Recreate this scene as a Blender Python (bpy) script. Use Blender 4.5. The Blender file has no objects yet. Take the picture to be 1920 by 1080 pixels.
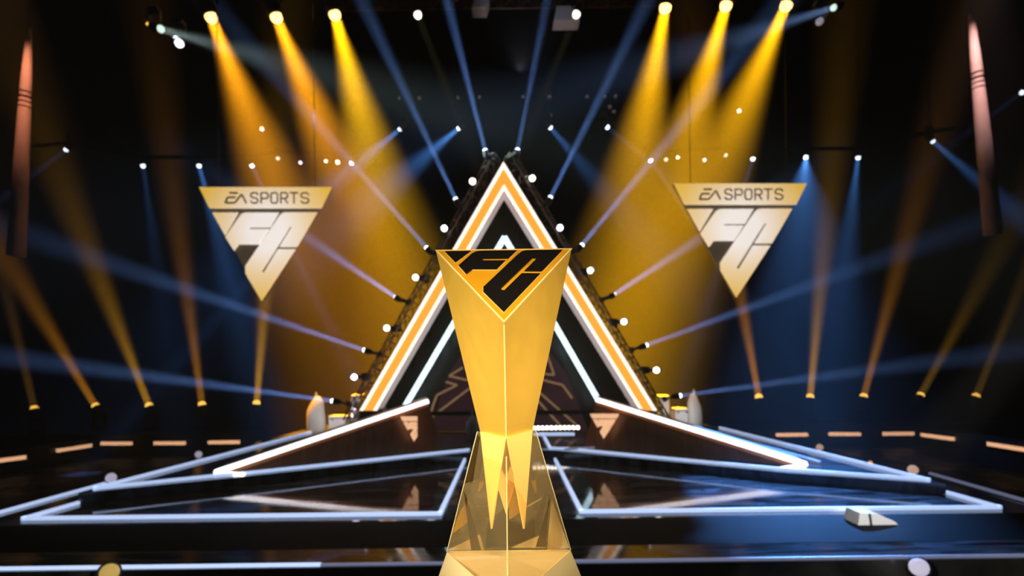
import bpy, bmesh, math, random
from mathutils import Vector, Matrix, Quaternion
S = bpy.context.scene
COL = S.collection
R = math.radians
# ---------------------------------------------------------------- camera
ROLL = R(0.75); F = 1000.0; PX, PY = 945.0, 680.0; CH = 1.5
cd = bpy.data.cameras.new('camera'); cam = bpy.data.objects.new('camera', cd); COL.objects.link(cam); S.camera = cam
cd.sensor_width = 36; cd.lens = 36*F/1920; cd.shift_x = (960-PX)/1920; cd.shift_y = (PY-540)/1920
cam.location = (0, 0, CH); cam.rotation_euler = (R(90), ROLL, 0)
cd.dof.use_dof = True; cd.dof.focus_distance = 0.9; cd.dof.aperture_fstop = 3.6
cd.clip_start = .05; cd.clip_end = 200
# ---------------------------------------------------------------- air with stage haze
W = bpy.data.worlds.new('world'); S.world = W; W.use_nodes = True
nt = W.node_tree; nt.nodes.clear()
wo = nt.nodes.new('ShaderNodeOutputWorld'); vs = nt.nodes.new('ShaderNodeVolumeScatter'); va = nt.nodes.new('ShaderNodeVolumeAbsorption'); ad = nt.nodes.new('ShaderNodeAddShader')
vs.inputs['Density'].default_value = .006
va.inputs['Density'].default_value = .095; va.inputs['Color'].default_value = (0, 0, 0, 1)
nt.links.new(vs.outputs[0], ad.inputs[0]); nt.links.new(va.outputs[0], ad.inputs[1]); nt.links.new(ad.outputs[0], wo.inputs['Volume'])
bg = nt.nodes.new('ShaderNodeBackground'); bg.inputs['Color'].default_value = (0, 0, 0, 1); nt.links.new(bg.outputs[0], wo.inputs['Surface'])
S.view_settings.view_transform = 'Standard'; S.view_settings.look = 'None'; S.view_settings.gamma = 1; S.view_settings.exposure = 0
S.view_settings.use_curve_mapping = False
S.cycles.sample_clamp_indirect = 4
cR, sR = math.cos(ROLL), math.sin(ROLL)
def ray(x, y):
    dx, dy = x-PX, y-PY
    u = dx*cR-dy*sR; v = dx*sR+dy*cR
    return Vector((u/F, 1, -v/F))
def at(x, y, Y): return Vector((0, 0, CH))+ray(x, y)*Y
def fl(x, y, z=0):
    r = ray(x, y); return Vector((0, 0, CH))+r*((z-CH)/r.z)
def onplane(x, y, p, n):
    o = Vector((0, 0, CH)); r = ray(x, y); return o+r*((p-o).dot(n)/r.dot(n))

# ---------------------------------------------------------------- unseen key lights added to brighten the trophy
def spot(name, loc, to, power, col, ang, rad=.1, blend=.3, parent=None):
    l = bpy.data.lights.new(name, 'SPOT'); l.energy = power; l.color = col; l.spot_size = R(ang); l.spot_blend = blend; l.shadow_soft_size = rad
    o = bpy.data.objects.new(name, l); COL.objects.link(o)
    loc, to = Vector(loc), Vector(to)
    o.rotation_mode = 'QUATERNION'
    o.location = loc; o.rotation_quaternion = (to-loc).to_track_quat('-Z', 'Y')
    if parent: o.parent = parent; o.location = loc-parent.location
    return o
KEY = [((-2.3, -1.1, 2.6), (-.02, .95, 1.47), 1580, (1, .9, .60), 10.5, .25),
       ((2.4, -1.0, 2.3), (.02, .95, 1.45), 1180, (1, .86, .54), 10.5, .25),
       ((0.35, -2.2, 4.6), (0, .95, 1.55), 860, (1, .87, .6), 7.5, .25),
       ((-1.5, -1.3, 2.3), (0, .93, 1.12), 640, (1, .92, .7), 6.5, .2)]
for k, a in enumerate(KEY): spot('trophy_key_light', *a, blend=.35)

def beam(name, loc, D, power, col, ang, r, parent):
    l = bpy.data.lights.new(name, 'AREA'); l.shape = 'DISK'; l.size = 2*r; l.spread = R(max(ang, 1.2)); l.energy = power; l.color = col
    o = bpy.data.objects.new(name, l); COL.objects.link(o); o.rotation_mode = 'QUATERNION'
    o.rotation_quaternion = Vector(D).to_track_quat('-Z', 'Y'); o.parent = parent; o.location = Vector(loc)-parent.location
    return o
# ---------------------------------------------------------------- materials
def mat(name, col, rough=.5, metal=0, emis=None, es=0, spec=.5):
    m = bpy.data.materials.new(name); m.use_nodes = True; p = m.node_tree.nodes['Principled BSDF']
    p.inputs['Base Color'].default_value = (*col, 1); p.inputs['Roughness'].default_value = rough; p.inputs['Metallic'].default_value = metal
    p.inputs['Specular IOR Level'].default_value = spec
    if emis:
        p.inputs['Emission Color'].default_value = (*emis, 1); p.inputs['Emission Strength'].default_value = es
        m.cycles.emission_sampling = 'NONE'
    return m
def noisy(m, scale, lo, hi, inp='Roughness', stretch=(1, 1, 1)):
    n = m.node_tree; p = n.nodes['Principled BSDF']
    tc = n.nodes.new('ShaderNodeTexCoord'); mp = n.nodes.new('ShaderNodeMapping'); t = n.nodes.new('ShaderNodeTexNoise'); mr = n.nodes.new('ShaderNodeMapRange')
    mp.inputs['Scale'].default_value = stretch
    t.inputs['Scale'].default_value = scale; t.inputs['Detail'].default_value = 4
    mr.inputs['From Min'].default_value = .35; mr.inputs['From Max'].default_value = .65
    mr.inputs['To Min'].default_value = lo; mr.inputs['To Max'].default_value = hi
    n.links.new(tc.outputs['Object'], mp.inputs[0]); n.links.new(mp.outputs[0], t.inputs['Vector']); n.links.new(t.outputs['Fac'], mr.inputs['Value']); n.links.new(mr.outputs[0], p.inputs[inp])
    return m
M = {}
M['hall'] = noisy(mat('black_hall_drape', (.004, .004, .005), .95, spec=.1), 3, .85, 1)
M['floor'] = noisy(mat('black_arena_floor', (.006, .006, .007), .5, spec=.3), 2, .4, .7)
M['deck'] = noisy(mat('black_gloss_deck', (.012, .013, .016), .05, spec=.6), 1.5, .03, .09, stretch=(1, 3, 1))
def scuffs(m, a, b):
    n = m.node_tree; p = n.nodes['Principled BSDF']; tc = n.nodes.new('ShaderNodeTexCoord'); mp = n.nodes.new('ShaderNodeMapping'); t = n.nodes.new('ShaderNodeTexNoise'); cr = n.nodes.new('ShaderNodeValToRGB')
    mp.inputs['Scale'].default_value = (.8, 4, 1); t.inputs['Scale'].default_value = 1.3; t.inputs['Detail'].default_value = 6; t.inputs['Distortion'].default_value = 1.2
    cr.color_ramp.elements[0].position = .40; cr.color_ramp.elements[0].color = (*a, 1); cr.color_ramp.elements[1].position = .62; cr.color_ramp.elements[1].color = (*b, 1)
    n.links.new(tc.outputs['Object'], mp.inputs[0]); n.links.new(mp.outputs[0], t.inputs['Vector']); n.links.new(t.outputs['Fac'], cr.inputs[0]); n.links.new(cr.outputs[0], p.inputs['Base Color'])
scuffs(M['deck'], (.012, .014, .017), (.17, .18, .2))
M['riser'] = mat('black_riser', (.003, .0035, .005), .6, spec=.02)
M['black'] = noisy(mat('black_painted_steel', (.009, .009, .01), .5), 6, .35, .6)
M['truss'] = noisy(mat('dark_truss_steel', (.2, .14, .1), .45, .6), 8, .3, .55)
M['grey'] = noisy(mat('grey_cover_cloth', (.42, .41, .40), .9), 7, .8, 1)
M['case'] = mat('pale_grey_case', (.5, .5, .52), .5)
M['parapet'] = noisy(mat('haze_reflection_panel', (.26, .115, .05), .38), 2, .15, .35, stretch=(4, 1, .4))  # brown haze reflected in the gloss black wall is put into the colour
M['backdrop'] = noisy(mat('dark_brown_backdrop', (.05, .03, .012), .35), 1.2, .2, .5, stretch=(3, 1, .5))
M['cap'] = mat('lavender_grey_cap', (.35, .3, .33), .5)
M['led_blue'] = mat('cool_led', (.6, .7, .9), .4, emis=(.52, .66, 1), es=1.82)
M['led_dim'] = mat('dim_cool_led', (.3, .3, .4), .4, emis=(.45, .5, .8), es=0.455)
M['led_white'] = mat('white_led', (.8, .8, .8), .4, emis=(1, .93, .98), es=4.48)
M['led_tri'] = mat('warm_white_led', (.8, .8, .8), .4, emis=(1, .84, .77), es=3.9)
M['led_cyan'] = mat('cyan_white_led', (.7, .9, 1), .4, emis=(.62, .88, 1), es=5.44)
M['led_amber'] = mat('amber_led_panel', (.9, .5, .1), .4, emis=(1, .37, .045), es=2.85)
M['led_peach'] = mat('peach_led', (.15, .1, .07), .4, emis=(1, .52, .27), es=4.18)
M['tri_side_glow'] = mat('glowing_reveal_panel', (.6, .5, .5), .5, emis=(.55, .42, .38), es=1.42)  # emission stands for LED light falling on the side face
M['zigzag'] = mat('tan_zigzag_strip', (.06, .04, .03), .5, emis=(.42, .24, .11), es=1.2)  # tan strips given emission of their own
M['backpanel'] = mat('plum_back_panel', (.05, .02, .03), .4, emis=(.03, .012, .014), es=1.6)  # faint glow of its own added to the dark panel
M['pink'] = noisy(mat('pale_fabric_sleeve', (.75, .5, .45), .8), 5, .7, .9)
M['rope'] = mat('dark_rope', (.03, .015, .015), .8)
M['lens_blue'] = mat('cool_lens', (.8, .9, 1), .3, emis=(.75, .86, 1), es=14)
M['lens_orange'] = mat('hot_amber_lens', (1, .8, .4), .3, emis=(1, .62, .2), es=14)
M['lens_yellow'] = mat('yellow_lens', (1, .8, .3), .3, emis=(1, .55, .08), es=7)
M['lens_white'] = mat('warm_white_lens', (1, .95, .9), .3, emis=(1, .86, .74), es=11)
M['lens_violet'] = mat('violet_white_lens', (.9, .88, 1), .3, emis=(.8, .78, 1), es=11)
M['lens_soft'] = mat('soft_lens', (.9, .88, 1), .3, emis=(.62, .58, .75), es=1.3)
M['lens_faint'] = mat('faint_lens', (.9, .8, .8), .3, emis=(.5, .4, .38), es=.7)
M['lens_peach'] = mat('peach_lens', (1, .8, .6), .3, emis=(1, .62, .42), es=1.1)
M['lens_amber'] = mat('amber_dot_lens', (1, .6, .1), .3, emis=(1, .5, .05), es=2)
M['lens_gold'] = mat('dull_gold_lens', (.8, .6, .2), .3, emis=(.75, .5, .14), es=.9)
M['lens_green'] = mat('greenish_lens', (.9, 1, .9), .3, emis=(.75, 1, .85), es=4)
# sign face: emission runs from pearl in the middle to gold at the rim
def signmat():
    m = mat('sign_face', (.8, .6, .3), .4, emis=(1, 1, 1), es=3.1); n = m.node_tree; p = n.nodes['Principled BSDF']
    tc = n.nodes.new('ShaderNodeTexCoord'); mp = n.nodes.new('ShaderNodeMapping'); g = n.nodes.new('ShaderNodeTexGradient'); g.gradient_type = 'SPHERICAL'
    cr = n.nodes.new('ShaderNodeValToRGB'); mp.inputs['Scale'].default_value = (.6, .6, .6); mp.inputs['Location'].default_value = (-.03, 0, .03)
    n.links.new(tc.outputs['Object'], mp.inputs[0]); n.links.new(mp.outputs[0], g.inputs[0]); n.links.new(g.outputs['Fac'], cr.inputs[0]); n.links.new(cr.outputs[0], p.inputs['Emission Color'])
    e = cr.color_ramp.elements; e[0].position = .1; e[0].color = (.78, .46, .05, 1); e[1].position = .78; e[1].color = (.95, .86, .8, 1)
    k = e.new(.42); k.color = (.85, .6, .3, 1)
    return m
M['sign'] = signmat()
M['sign_reflection'] = mat('dim_sign_reflection', (.8, .6, .4), .4, emis=(1, .55, .3), es=1.96)
M['sign_back'] = mat('sign_backing', (.05, .04, .03), .5, emis=(.12, .085, .05), es=1.28)
M['ink'] = mat('sign_ink', (.03, .02, .01), .5, emis=(.2, .13, .05), es=0.64)
M['gold'] = noisy(mat('satin_gold', (1, .59, .085), .42, .5), 30, .38, .46)
M['gold_top'] = noisy(mat('shaded_top_gold', (.95, .42, .012), .45, .55), 30, .4, .5)  # deeper orange paints how light falls on the sloping top
M['gold_rim'] = mat('pale_edge_gold', (1, .78, .34), .4, .3)  # paler gold for rims, also painting the ridge highlight
M['gold_spike'] = noisy(mat('pale_satin_gold', (1, .70, .2), .45, .2), 30, .36, .46)
M['gold_base'] = noisy(mat('warm_base_gold', (1, .78, .40), .55, .0), 12, .45, .55)
M['emblem'] = mat('black_enamel', (.004, .003, .003), .4, spec=.3)
def glassmat():
    m = bpy.data.materials.new('crystal_gold_sheen'); m.use_nodes = True; n = m.node_tree; p = n.nodes['Principled BSDF']; out = n.nodes['Material Output']
    tr = n.nodes.new('ShaderNodeBsdfTransparent'); tr.inputs[0].default_value = (.96, .91, .80, 1)
    gl = n.nodes.new('ShaderNodeBsdfGlossy'); gl.inputs['Color'].default_value = (1, .93, .8, 1); gl.inputs['Roughness'].default_value = .02
    fr = n.nodes.new('ShaderNodeFresnel'); fr.inputs[0].default_value = 1.5
    p.inputs['Base Color'].default_value = (.85, .66, .34, 1); p.inputs['Roughness'].default_value = .3; p.inputs['Metallic'].default_value = .1  # amber body colour painted in for the gold mirrored in the glass
    m1 = n.nodes.new('ShaderNodeMixShader'); m1.inputs[0].default_value = .14
    m2 = n.nodes.new('ShaderNodeMixShader')
    n.links.new(tr.outputs[0], m1.inputs[1]); n.links.new(p.outputs[0], m1.inputs[2])
    n.links.new(fr.outputs[0], m2.inputs[0]); n.links.new(m1.outputs[0], m2.inputs[1]); n.links.new(gl.outputs[0], m2.inputs[2]); n.links.new(m2.outputs[0], out.inputs['Surface'])
    return m
M['glass'] = glassmat()
def painted_reflection(name, tint, col, f):
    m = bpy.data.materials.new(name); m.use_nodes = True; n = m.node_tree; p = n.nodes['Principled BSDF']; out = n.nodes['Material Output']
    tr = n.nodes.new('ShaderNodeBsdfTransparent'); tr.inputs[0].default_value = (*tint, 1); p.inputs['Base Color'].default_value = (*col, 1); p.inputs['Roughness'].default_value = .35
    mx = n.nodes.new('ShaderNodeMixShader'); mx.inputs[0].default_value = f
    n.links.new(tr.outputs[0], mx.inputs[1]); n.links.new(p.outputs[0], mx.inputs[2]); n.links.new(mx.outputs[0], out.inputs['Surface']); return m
M['reflection_dark'] = painted_reflection('dark_crystal_reflection', (.5, .38, .2), (.10, .06, .02), .35)
M['reflection_gold'] = painted_reflection('golden_crystal_reflection', (.9, .7, .35), (.9, .55, .12), .22)
M['reflection_pale'] = painted_reflection('pale_crystal_reflection', (.95, .9, .75), (.95, .75, .4), .28)
M['crystal_edge_glint'] = mat('pale_edge_glint', (1, .85, .5), .3)

# ---------------------------------------------------------------- mesh helpers
class MB:
    def __init__(s): s.v = []; s.f = []
    def add(s, vs, fs):
        n = len(s.v); s.v += [Vector(p) for p in vs]; s.f += [tuple(i+n for i in q) for q in fs]; return s
    def hull8(s, a, b):     # two quads (same winding) joined
        return s.add(list(a)+list(b), [(0, 1, 2, 3), (7, 6, 5, 4), (0, 4, 5, 1), (1, 5, 6, 2), (2, 6, 7, 3), (3, 7, 4, 0)])
    def box(s, c, sz, rot=None):
        c = Vector(c); hx, hy, hz = [q/2 for q in sz]
        P = [Vector((x, y, z)) for z in (-hz, hz) for x, y in ((-hx, -hy), (hx, -hy), (hx, hy), (-hx, hy))]
        if rot: P = [rot @ p for p in P]
        P = [p+c for p in P]; return s.hull8(P[4:], P[:4]) if False else s.add(P, [(3, 2, 1, 0), (4, 5, 6, 7), (0, 1, 5, 4), (1, 2, 6, 5), (2, 3, 7, 6), (3, 0, 4, 7)])
    def bar(s, a, b, w, h=None, up=(0, 0, 1)):
        h = h or w; a, b = Vector(a), Vector(b); d = (b-a).normalized(); up = Vector(up)
        if abs(d.dot(up)) > .98: up = Vector((0, 1, 0))
        x = d.cross(up).normalized()*w/2; y = x.cross(d).normalized()*h/2
        return s.hull8([a-x-y, a+x-y, a+x+y, a-x+y][::-1], [b-x-y, b+x-y, b+x+y, b-x+y][::-1])
    def tube(s, a, b, r, n=8, r2=None):
        a, b = Vector(a), Vector(b); return s.lathe(a, b-a, [(0, r), (1, r if r2 is None else r2)], n, cap=True)
    def lathe(s, o, axis, prof, n=16, cap=True):   # prof: (fraction along axis, radius)
        o, axis = Vector(o), Vector(axis); q = axis.to_track_quat('Z', 'Y'); k = len(s.v); m = len(prof); L = axis.length
        for t, r in prof:
            for i in range(n):
                a = 2*math.pi*i/n; s.v.append(o+q @ Vector((r*math.cos(a), r*math.sin(a), t*L)))
        for j in range(m-1):
            for i in range(n):
                i2 = (i+1) % n; s.f.append((k+j*n+i, k+j*n+i2, k+(j+1)*n+i2, k+(j+1)*n+i))
        if cap:
            s.f.append(tuple(k+i for i in range(n))[::-1]); s.f.append(tuple(k+(m-1)*n+i for i in range(n)))
        return s
    def prism(s, pts, off):     # polygon extruded by vector off
        n = len(pts); off = Vector(off); P = [Vector(p) for p in pts]
        return s.add(P+[p+off for p in P], [tuple(range(n)), tuple(range(n, 2*n))[::-1]]+[(i, n+i, n+(i+1) % n, (i+1) % n) for i in range(n)])
    def build(s, name, m, parent=None, bevel=0, smooth=False, origin=None):
        me = bpy.data.meshes.new(name); o = Vector(origin) if origin is not None else Vector((0, 0, 0))
        me.from_pydata([p-o for p in s.v], [], s.f); me.materials.append(m if not isinstance(m, str) else M[m])
        b = bmesh.new(); b.from_mesh(me); bmesh.ops.recalc_face_normals(b, faces=b.faces)
        if bevel: bmesh.ops.bevel(b, geom=b.edges[:], offset=bevel, segments=2, affect='EDGES', profile=.5)
        b.to_mesh(me); b.free()
        if smooth:
            for p in me.polygons: p.use_smooth = True
        ob = bpy.data.objects.new(name, me); COL.objects.link(ob); ob.location = o
        if parent: ob.parent = parent; ob.location = o-parent.location
        return ob
def tag(o, label=None, cat=None, group=None, kind=None):
    if label: o['label'] = label
    if cat: o['category'] = cat
    if group: o['group'] = group
    if kind: o['kind'] = kind
    return o
def thing(name, loc, label, cat, group=None):
    o = bpy.data.objects.new(name, None); COL.objects.link(o); o.location = loc; o.empty_display_size = .1
    return tag(o, label, cat, group)
def poly(pts, o=(0, 0), k=1): return [(o[0]+x/k, o[1]+y/k) for x, y in pts]
def cen(v):
    c = Vector((0, 0, 0))
    for p in v: c += Vector(p)
    return c/len(v)

# ================================================================ HALL
def struct(mb, name, m, **k): return tag(mb.build(name, m, **k), kind='structure')
struct(MB().box((0, 12, -1.15), (60, 44, .3)), 'floor', 'floor')
struct(MB().box((0, 12, 15.15), (60, 44, .3)), 'ceiling', 'hall')
struct(MB().box((0, 34.2, 7), (60, .4, 16.6)), 'wall_back', 'hall')
struct(MB().box((-30.2, 12, 7), (.4, 44, 16.6)), 'wall_left', 'hall')
struct(MB().box((30.2, 12, 7), (.4, 44, 16.6)), 'wall_right', 'hall')
struct(MB().box((0, -10.2, 7), (60, .4, 16.6)), 'wall_front', 'hall')
# stage deck, front riser and lower step
stage_pts = [(-5.6, 3.95), (5.6, 3.95), (5.25, 5.25), (5.25, 6.6), (4.6, 13.4), (-4.6, 13.4), (-5.25, 6.6), (-5.25, 5.25)]
def fz(z, y0, y1): return z
deck = MB().prism([(x, y, 0) for x, y in stage_pts], (0, 0, -1)); struct(deck, 'stage_floor', 'deck')
struct(MB().box((0, 4.72, -.0), (10.2, .74, .004)), 'stage_apron', 'riser')
pit = MB().box((0, 1.2, -.75), (16, 5.49, .5)); struct(pit, 'front_platform', 'floor')

# ================================================================ TROPHY
PC = Vector((0, .97, 0))
T = thing('trophy', (0, .97, 1.0), 'gold inverted-pyramid trophy with black emblem on a clear faceted crystal foot', 'trophy')
TL, TR, TF = at(817, 470, 1.05), at(1072, 467, 1.05), at(945, 605, .85)
BL, BR, BF = at(900, 809, 1.0), at(999, 806, 1.0), at(949, 821, .915)
body = MB().add([TL, TR, TF, BL, BR, BF], [(0, 2, 5, 3), (2, 1, 4, 5), (1, 0, 3, 4), (0, 1, 2), (3, 5, 4)])
body.build('gold_body', 'gold', T, bevel=.0008, origin=PC)
n = (TR-TL).cross(TF-TL).normalized()
if n.z < 0: n = -n
# raised thin rim round the sloping top face
c0 = (TL+TR+TF)/3
def ins(k, up): return [c0+(p-c0)*k+n*up for p in (TL, TR, TF)]
A, B_, C_, D_ = ins(1.004, -.0012), ins(1.004, .0016), ins(.975, .0016), ins(.975, -.0002)
rim = MB()
for i in range(3):
    j = (i+1) % 3
    rim.add([A[i], A[j], B_[j], B_[i], C_[j], C_[i], D_[j], D_[i]], [(0, 1, 2, 3), (3, 2, 4, 5), (5, 4, 6, 7), (7, 6, 1, 0)])
rim.build('top_rim', 'gold_rim', T, origin=PC)
q = ins(.974, .0004); MB().prism(q, n*.0006).build('top_plate', 'gold_top', T, origin=PC)
z3 = 5.818; o3 = (780, 440)
EMB = [[(315, 190), (600, 186), (430, 310)],
       [(610, 215), (655, 192), (700, 185), (1100, 180), (1010, 265), (755, 268), (735, 265), (722, 290), (975, 290), (880, 385), (615, 385), (548, 435), (465, 345)],
       [(1110, 225), (1155, 190), (1200, 180), (1600, 172), (1375, 405), (1185, 403), (1320, 264), (1270, 262), (922, 596), (935, 612), (962, 618), (1155, 430), (1355, 432), (958, 850), (735, 630), (735, 580)]]
for e in EMB:
    P = [onplane(x, y, TL+n*.001, n) for x, y in poly(e, o3, z3)]
    MB().prism(P, n*.0022).build('emblem_piece', 'emblem', T, origin=PC)
    # thin bright edge below each enamel piece
    c = cen(P); PP = [onplane(x, y, TL+n*.001, n) for x, y in poly(e, o3, z3)]
    MB().prism([p+(p-c).normalized()*.0011-n*.0002 for p in PP], n*.0008).build('emblem_edge', 'gold_rim', T, origin=PC)
# crystal: triangular frustum, one corner to the front
GL, GR, GF = at(895, 809, 1.004), at(1004, 806, 1.004), at(949, 823, .906)
HL, HR = at(838, 1035, 1.05), at(1070, 1030, 1.05); HF = Vector((.001, .815, HL.z-.002))
zg = (HL.z+HR.z)/2
for p in (HL, HR, HF): p.z = zg
gl = MB().add([GL, GR, GF, HL, HR, HF], [(0, 2, 5, 3), (2, 1, 4, 5), (1, 0, 3, 4), (0, 1, 2)])
gl.build('crystal_foot', 'glass', T, bevel=.0007, origin=PC)
def onface(x, y, a, b, c, off):
    nn = (b-a).cross(c-a).normalized()
    if nn.dot(a-Vector((0, .97, a.z))) < 0: nn = -nn
    return onplane(x, y, a+nn*off, nn), nn
for side, (v1, a, b, c, tip, vin) in enumerate([((900, 809), GL, GF, HL, (920, 992), (942, 850)), ((999, 806), GR, GF, HR, (984, 992), (956, 850))]):
    p1, nn = onface(*v1, a, b, c, .0016); p2, _ = onface(949, 821, a, b, c, .0016); p3, _ = onface(*tip, a, b, c, .0016)
    core = Vector((0, .965, p1.z-.001)); inner = p3-nn*.006
    k = MB().add([p1, p2, p3, core, p3-nn*.004], [(0, 1, 2), (0, 2, 4, 3), (1, 3, 4, 2), (0, 3, 1)])
    k.build('spike', 'gold_spike', T, bevel=.0005, origin=PC)
pb = [BL+Vector((.001, -.001, -.001)), BR+Vector((-.001, -.001, -.001)), Vector((0, 1.015, 1.21)), Vector((0, .965, BL.z-.001))]
MB().add(pb, [(0, 1, 2), (0, 2, 3), (1, 3, 2), (0, 3, 1)]).build('spike', 'gold_spike', T, bevel=.0005, origin=PC)
# gold base under the crystal with shallow facets
def sc(p, k, z): q = Vector((0, .97, 0)); return Vector(((p.x-q.x)*k+q.x, (p.y-q.y)*k+q.y, z))
REFLECTIONS = [('reflection_dark', [(322, 500), (350, 575), (440, 905), (372, 905)], 1.0), ('reflection_dark', [(915, 505), (905, 545), (872, 885), (808, 885), (880, 640)], 1.0), ('reflection_dark', [(330, 455), (425, 425), (455, 300), (440, 160), (415, 120)], .99),
       ('reflection_pale', [(215, 905), (430, 800), (462, 905)], 1.02), ('reflection_pale', [(640, 890), (868, 792), (872, 890)], 1.02), ('reflection_gold', [(240, 800), (300, 640), (360, 560), (372, 700)], 1.01), ('reflection_gold', [(625, 430), (700, 480), (720, 640), (630, 700)], .99),
       ('reflection_dark', [(625, 700), (735, 760), (800, 690), (805, 810), (640, 880)], 1.03), ('reflection_dark', [(480, 760), (600, 620), (600, 880), (470, 890)], 1.03), ('reflection_gold', [(775, 440), (810, 430), (815, 540)], 1.0), ('reflection_pale', [(885, 905), (915, 560), (1035, 890)], 1.03),
       ('reflection_gold', [(420, 520), (460, 455), (430, 400)], 1.0), ('reflection_gold', [(400, 250), (425, 290), (420, 270)], .99), ('reflection_pale', [(750, 620), (850, 560), (850, 550), (750, 605)], 1.0)]
for m_, pp, Y in REFLECTIONS:  # dark and pale reflections in the crystal drawn as tinted sheets
    P = [at(x, y, Y) for x, y in poly(pp, (780, 780), 3.6)]; MB().prism(P, (0, .001, 0)).build('crystal_reflection', m_, T, origin=PC)
MB().bar(GF+Vector((0, -.0002, -.03)), HF+Vector((0, -.0002, .002)), .0016).build('crystal_edge_glint', 'crystal_edge_glint', T, origin=PC)  # pale rods drawn as the bright glints on the crystal edges
for a_, b_ in ((GL, HL), (GR, HR)): MB().bar(a_, b_, .0011).build('crystal_edge_glint', 'crystal_edge_glint', T, origin=PC)
MB().bar(HL, HR, .0012).build('crystal_edge_glint', 'crystal_edge_glint', T, origin=PC)
MB().bar(TF-n*.004, BF, .0022).build('ridge_highlight', 'gold_rim', T, origin=PC)  # pale bar painted as the highlight down the front ridge
g1 = [sc(p, 1.0, zg-.0008) for p in (HL, HR, HF)]; g2 = [sc(p, 1.26, zg-.085) for p in (HL, HR, HF)]
za_ = zg-.0008
fa, fb, fc = fl(875, 1066, za_), fl(952, 1044, za_), fl(1031, 1063, za_); fa.z -= .010; fc.z -= .010; fd = Vector((.0, (fb.y+HF.y)/2, za_-.004))
gb = MB().add(g1+g2+[(g1[0]+g1[1]+g2[0]+g2[1])/4, fa, fb, fc, fd], [(0, 8, 1), (0, 7, 8), (8, 9, 1), (0, 2, 7), (9, 2, 1), (7, 10, 8), (8, 10, 9), (7, 2, 10), (10, 2, 9), (3, 5, 4), (0, 2, 5, 3), (1, 4, 5, 2), (0, 3, 6), (3, 4, 6), (4, 1, 6), (1, 0, 6)])
gb.build('gold_base', 'gold_base', T, bevel=.0008, origin=PC)
pl = thing('display_pedestal', (0, .97, -.5), 'black square pedestal carrying the gold trophy', 'pedestal')
MB().box((0, .97, .25), (.16, .16, 1.49)).build('column', 'black', pl)
MB().box((0, .97, 1.02), (.17, .17, .045)).build('top_slab', 'black', pl)
pl.location = (0, .97, -.5)

# ================================================================ STAGE LED LINES
def strip(pts, label, m='led_blue', w=.035, name='led_strip', group=None, lift=.0):
    mb = MB()
    for a, b in zip(pts[:-1], pts[1:]):
        d = (b-a).normalized()*w*.5; mb.bar(a-d+Vector((0, 0, w/2+lift)), b+d+Vector((0, 0, w/2+lift)), w)
    o = mb.build(name, m, origin=pts[0]); return tag(o, label, 'led strip', group)
G = 'cool white LED lines on the stage floor'
strip([fl(145, 946), fl(45, 975), fl(825, 966), fl(872, 862)], 'long cool white LED outline on the deck left of the trophy, nearest the stage front', group=G, w=.034)
strip([fl(1775, 926), fl(1873, 954), fl(1090, 962), fl(1041, 863)], 'long cool white LED outline on the deck right of the trophy, nearest the stage front', group=G, w=.034)
# low platforms carrying the wing panels, their edges lined with LED
ZP = .12
LP = [(575, 813), (178, 918), (455, 890), (878, 845)]; RP = [(1350, 803), (1740, 902), (1455, 881), (1060, 843), (1032, 842), (1017, 814)]
lp = [fl(x, y, ZP) for x, y in LP]; rp = [fl(x, y, ZP) for x, y in RP]
for nm, P, lab in (('wing_platform', lp+[Vector((-.55, 11.3, ZP)), Vector((-3.9, 11.3, ZP))], 'low glossy black platform left of the trophy under the left wing panel'), ('wing_platform', rp[:-1]+[Vector((.62, 11.3, ZP)), Vector((4.2, 11.3, ZP))], 'low glossy black platform right of the trophy under the right wing panel')):
    if nm and P[0].x > 0: P = [rp[0], rp[1], rp[2], rp[3], rp[4], Vector((.66, 11.3, ZP)), Vector((4.1, 11.3, ZP))]
    g_ = cen(P); ps = []
    for p in P: e_ = Vector((p.x-g_.x, p.y-g_.y, 0)); e_ = e_*(1+.16/e_.length); ps.append(Vector((g_.x+e_.x, g_.y+e_.y, ZP-.004)))
    b = MB(); b.prism(ps, (0, 0, -ZP+.008)); tag(b.build(nm, 'deck', origin=cen(ps)), lab, 'platform', 'low wing platforms on the stage')
strip([fl(582, 812, ZP)]+lp[:2]+[fl(405, 894, ZP), fl(455, 890, ZP), lp[3]], 'cool white LED line edging the low platform left of the trophy', group=G, w=.034)
strip(rp, 'cool white LED line edging the low platform right of the trophy', group=G, w=.034)
strip([fl(1345, 812, ZP), fl(1535, 870, ZP)], 'short dim LED line behind the right wing panel', 'led_dim', group=G, w=.04)
strip([fl(0, 963), fl(205, 906)], 'cool white LED line on the far left edge of the stage', group=G, w=.03)
strip([fl(1745, 890), fl(1925, 942)], 'dim LED line on the far right edge of the stage', 'led_dim', group=G, w=.03)
strip([fl(1060, 844, .14), fl(1120, 841, .14)], 'very short lavender LED line beside the right platform corner', 'led_dim', group=G, w=.03)
zc = 0.0
strip([Vector((-5.6, 3.985, zc)), Vector((-1.4, 3.985, zc))], 'cool white LED line on the front edge of the stage left of the trophy', 'led_blue', group=G, w=.022)
strip([Vector((-1.38, 3.985, zc)), Vector((-.35, 3.985, zc))], 'dim LED line on the front edge of the stage just left of the trophy', 'led_dim', group=G, w=.018)
strip([Vector((.4, 3.985, zc)), Vector((5.6, 3.985, zc))], 'faint lavender LED line on the front edge of the stage right of the trophy', 'led_dim', group=G, w=.02)

spot('wedge_fill_light', (3.0, 2.0, 2.9), (3.36, 4.8, .06), 3200, (1, .97, .9), 9, .05, .5)  # unseen spot added to brighten the wedge
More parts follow.
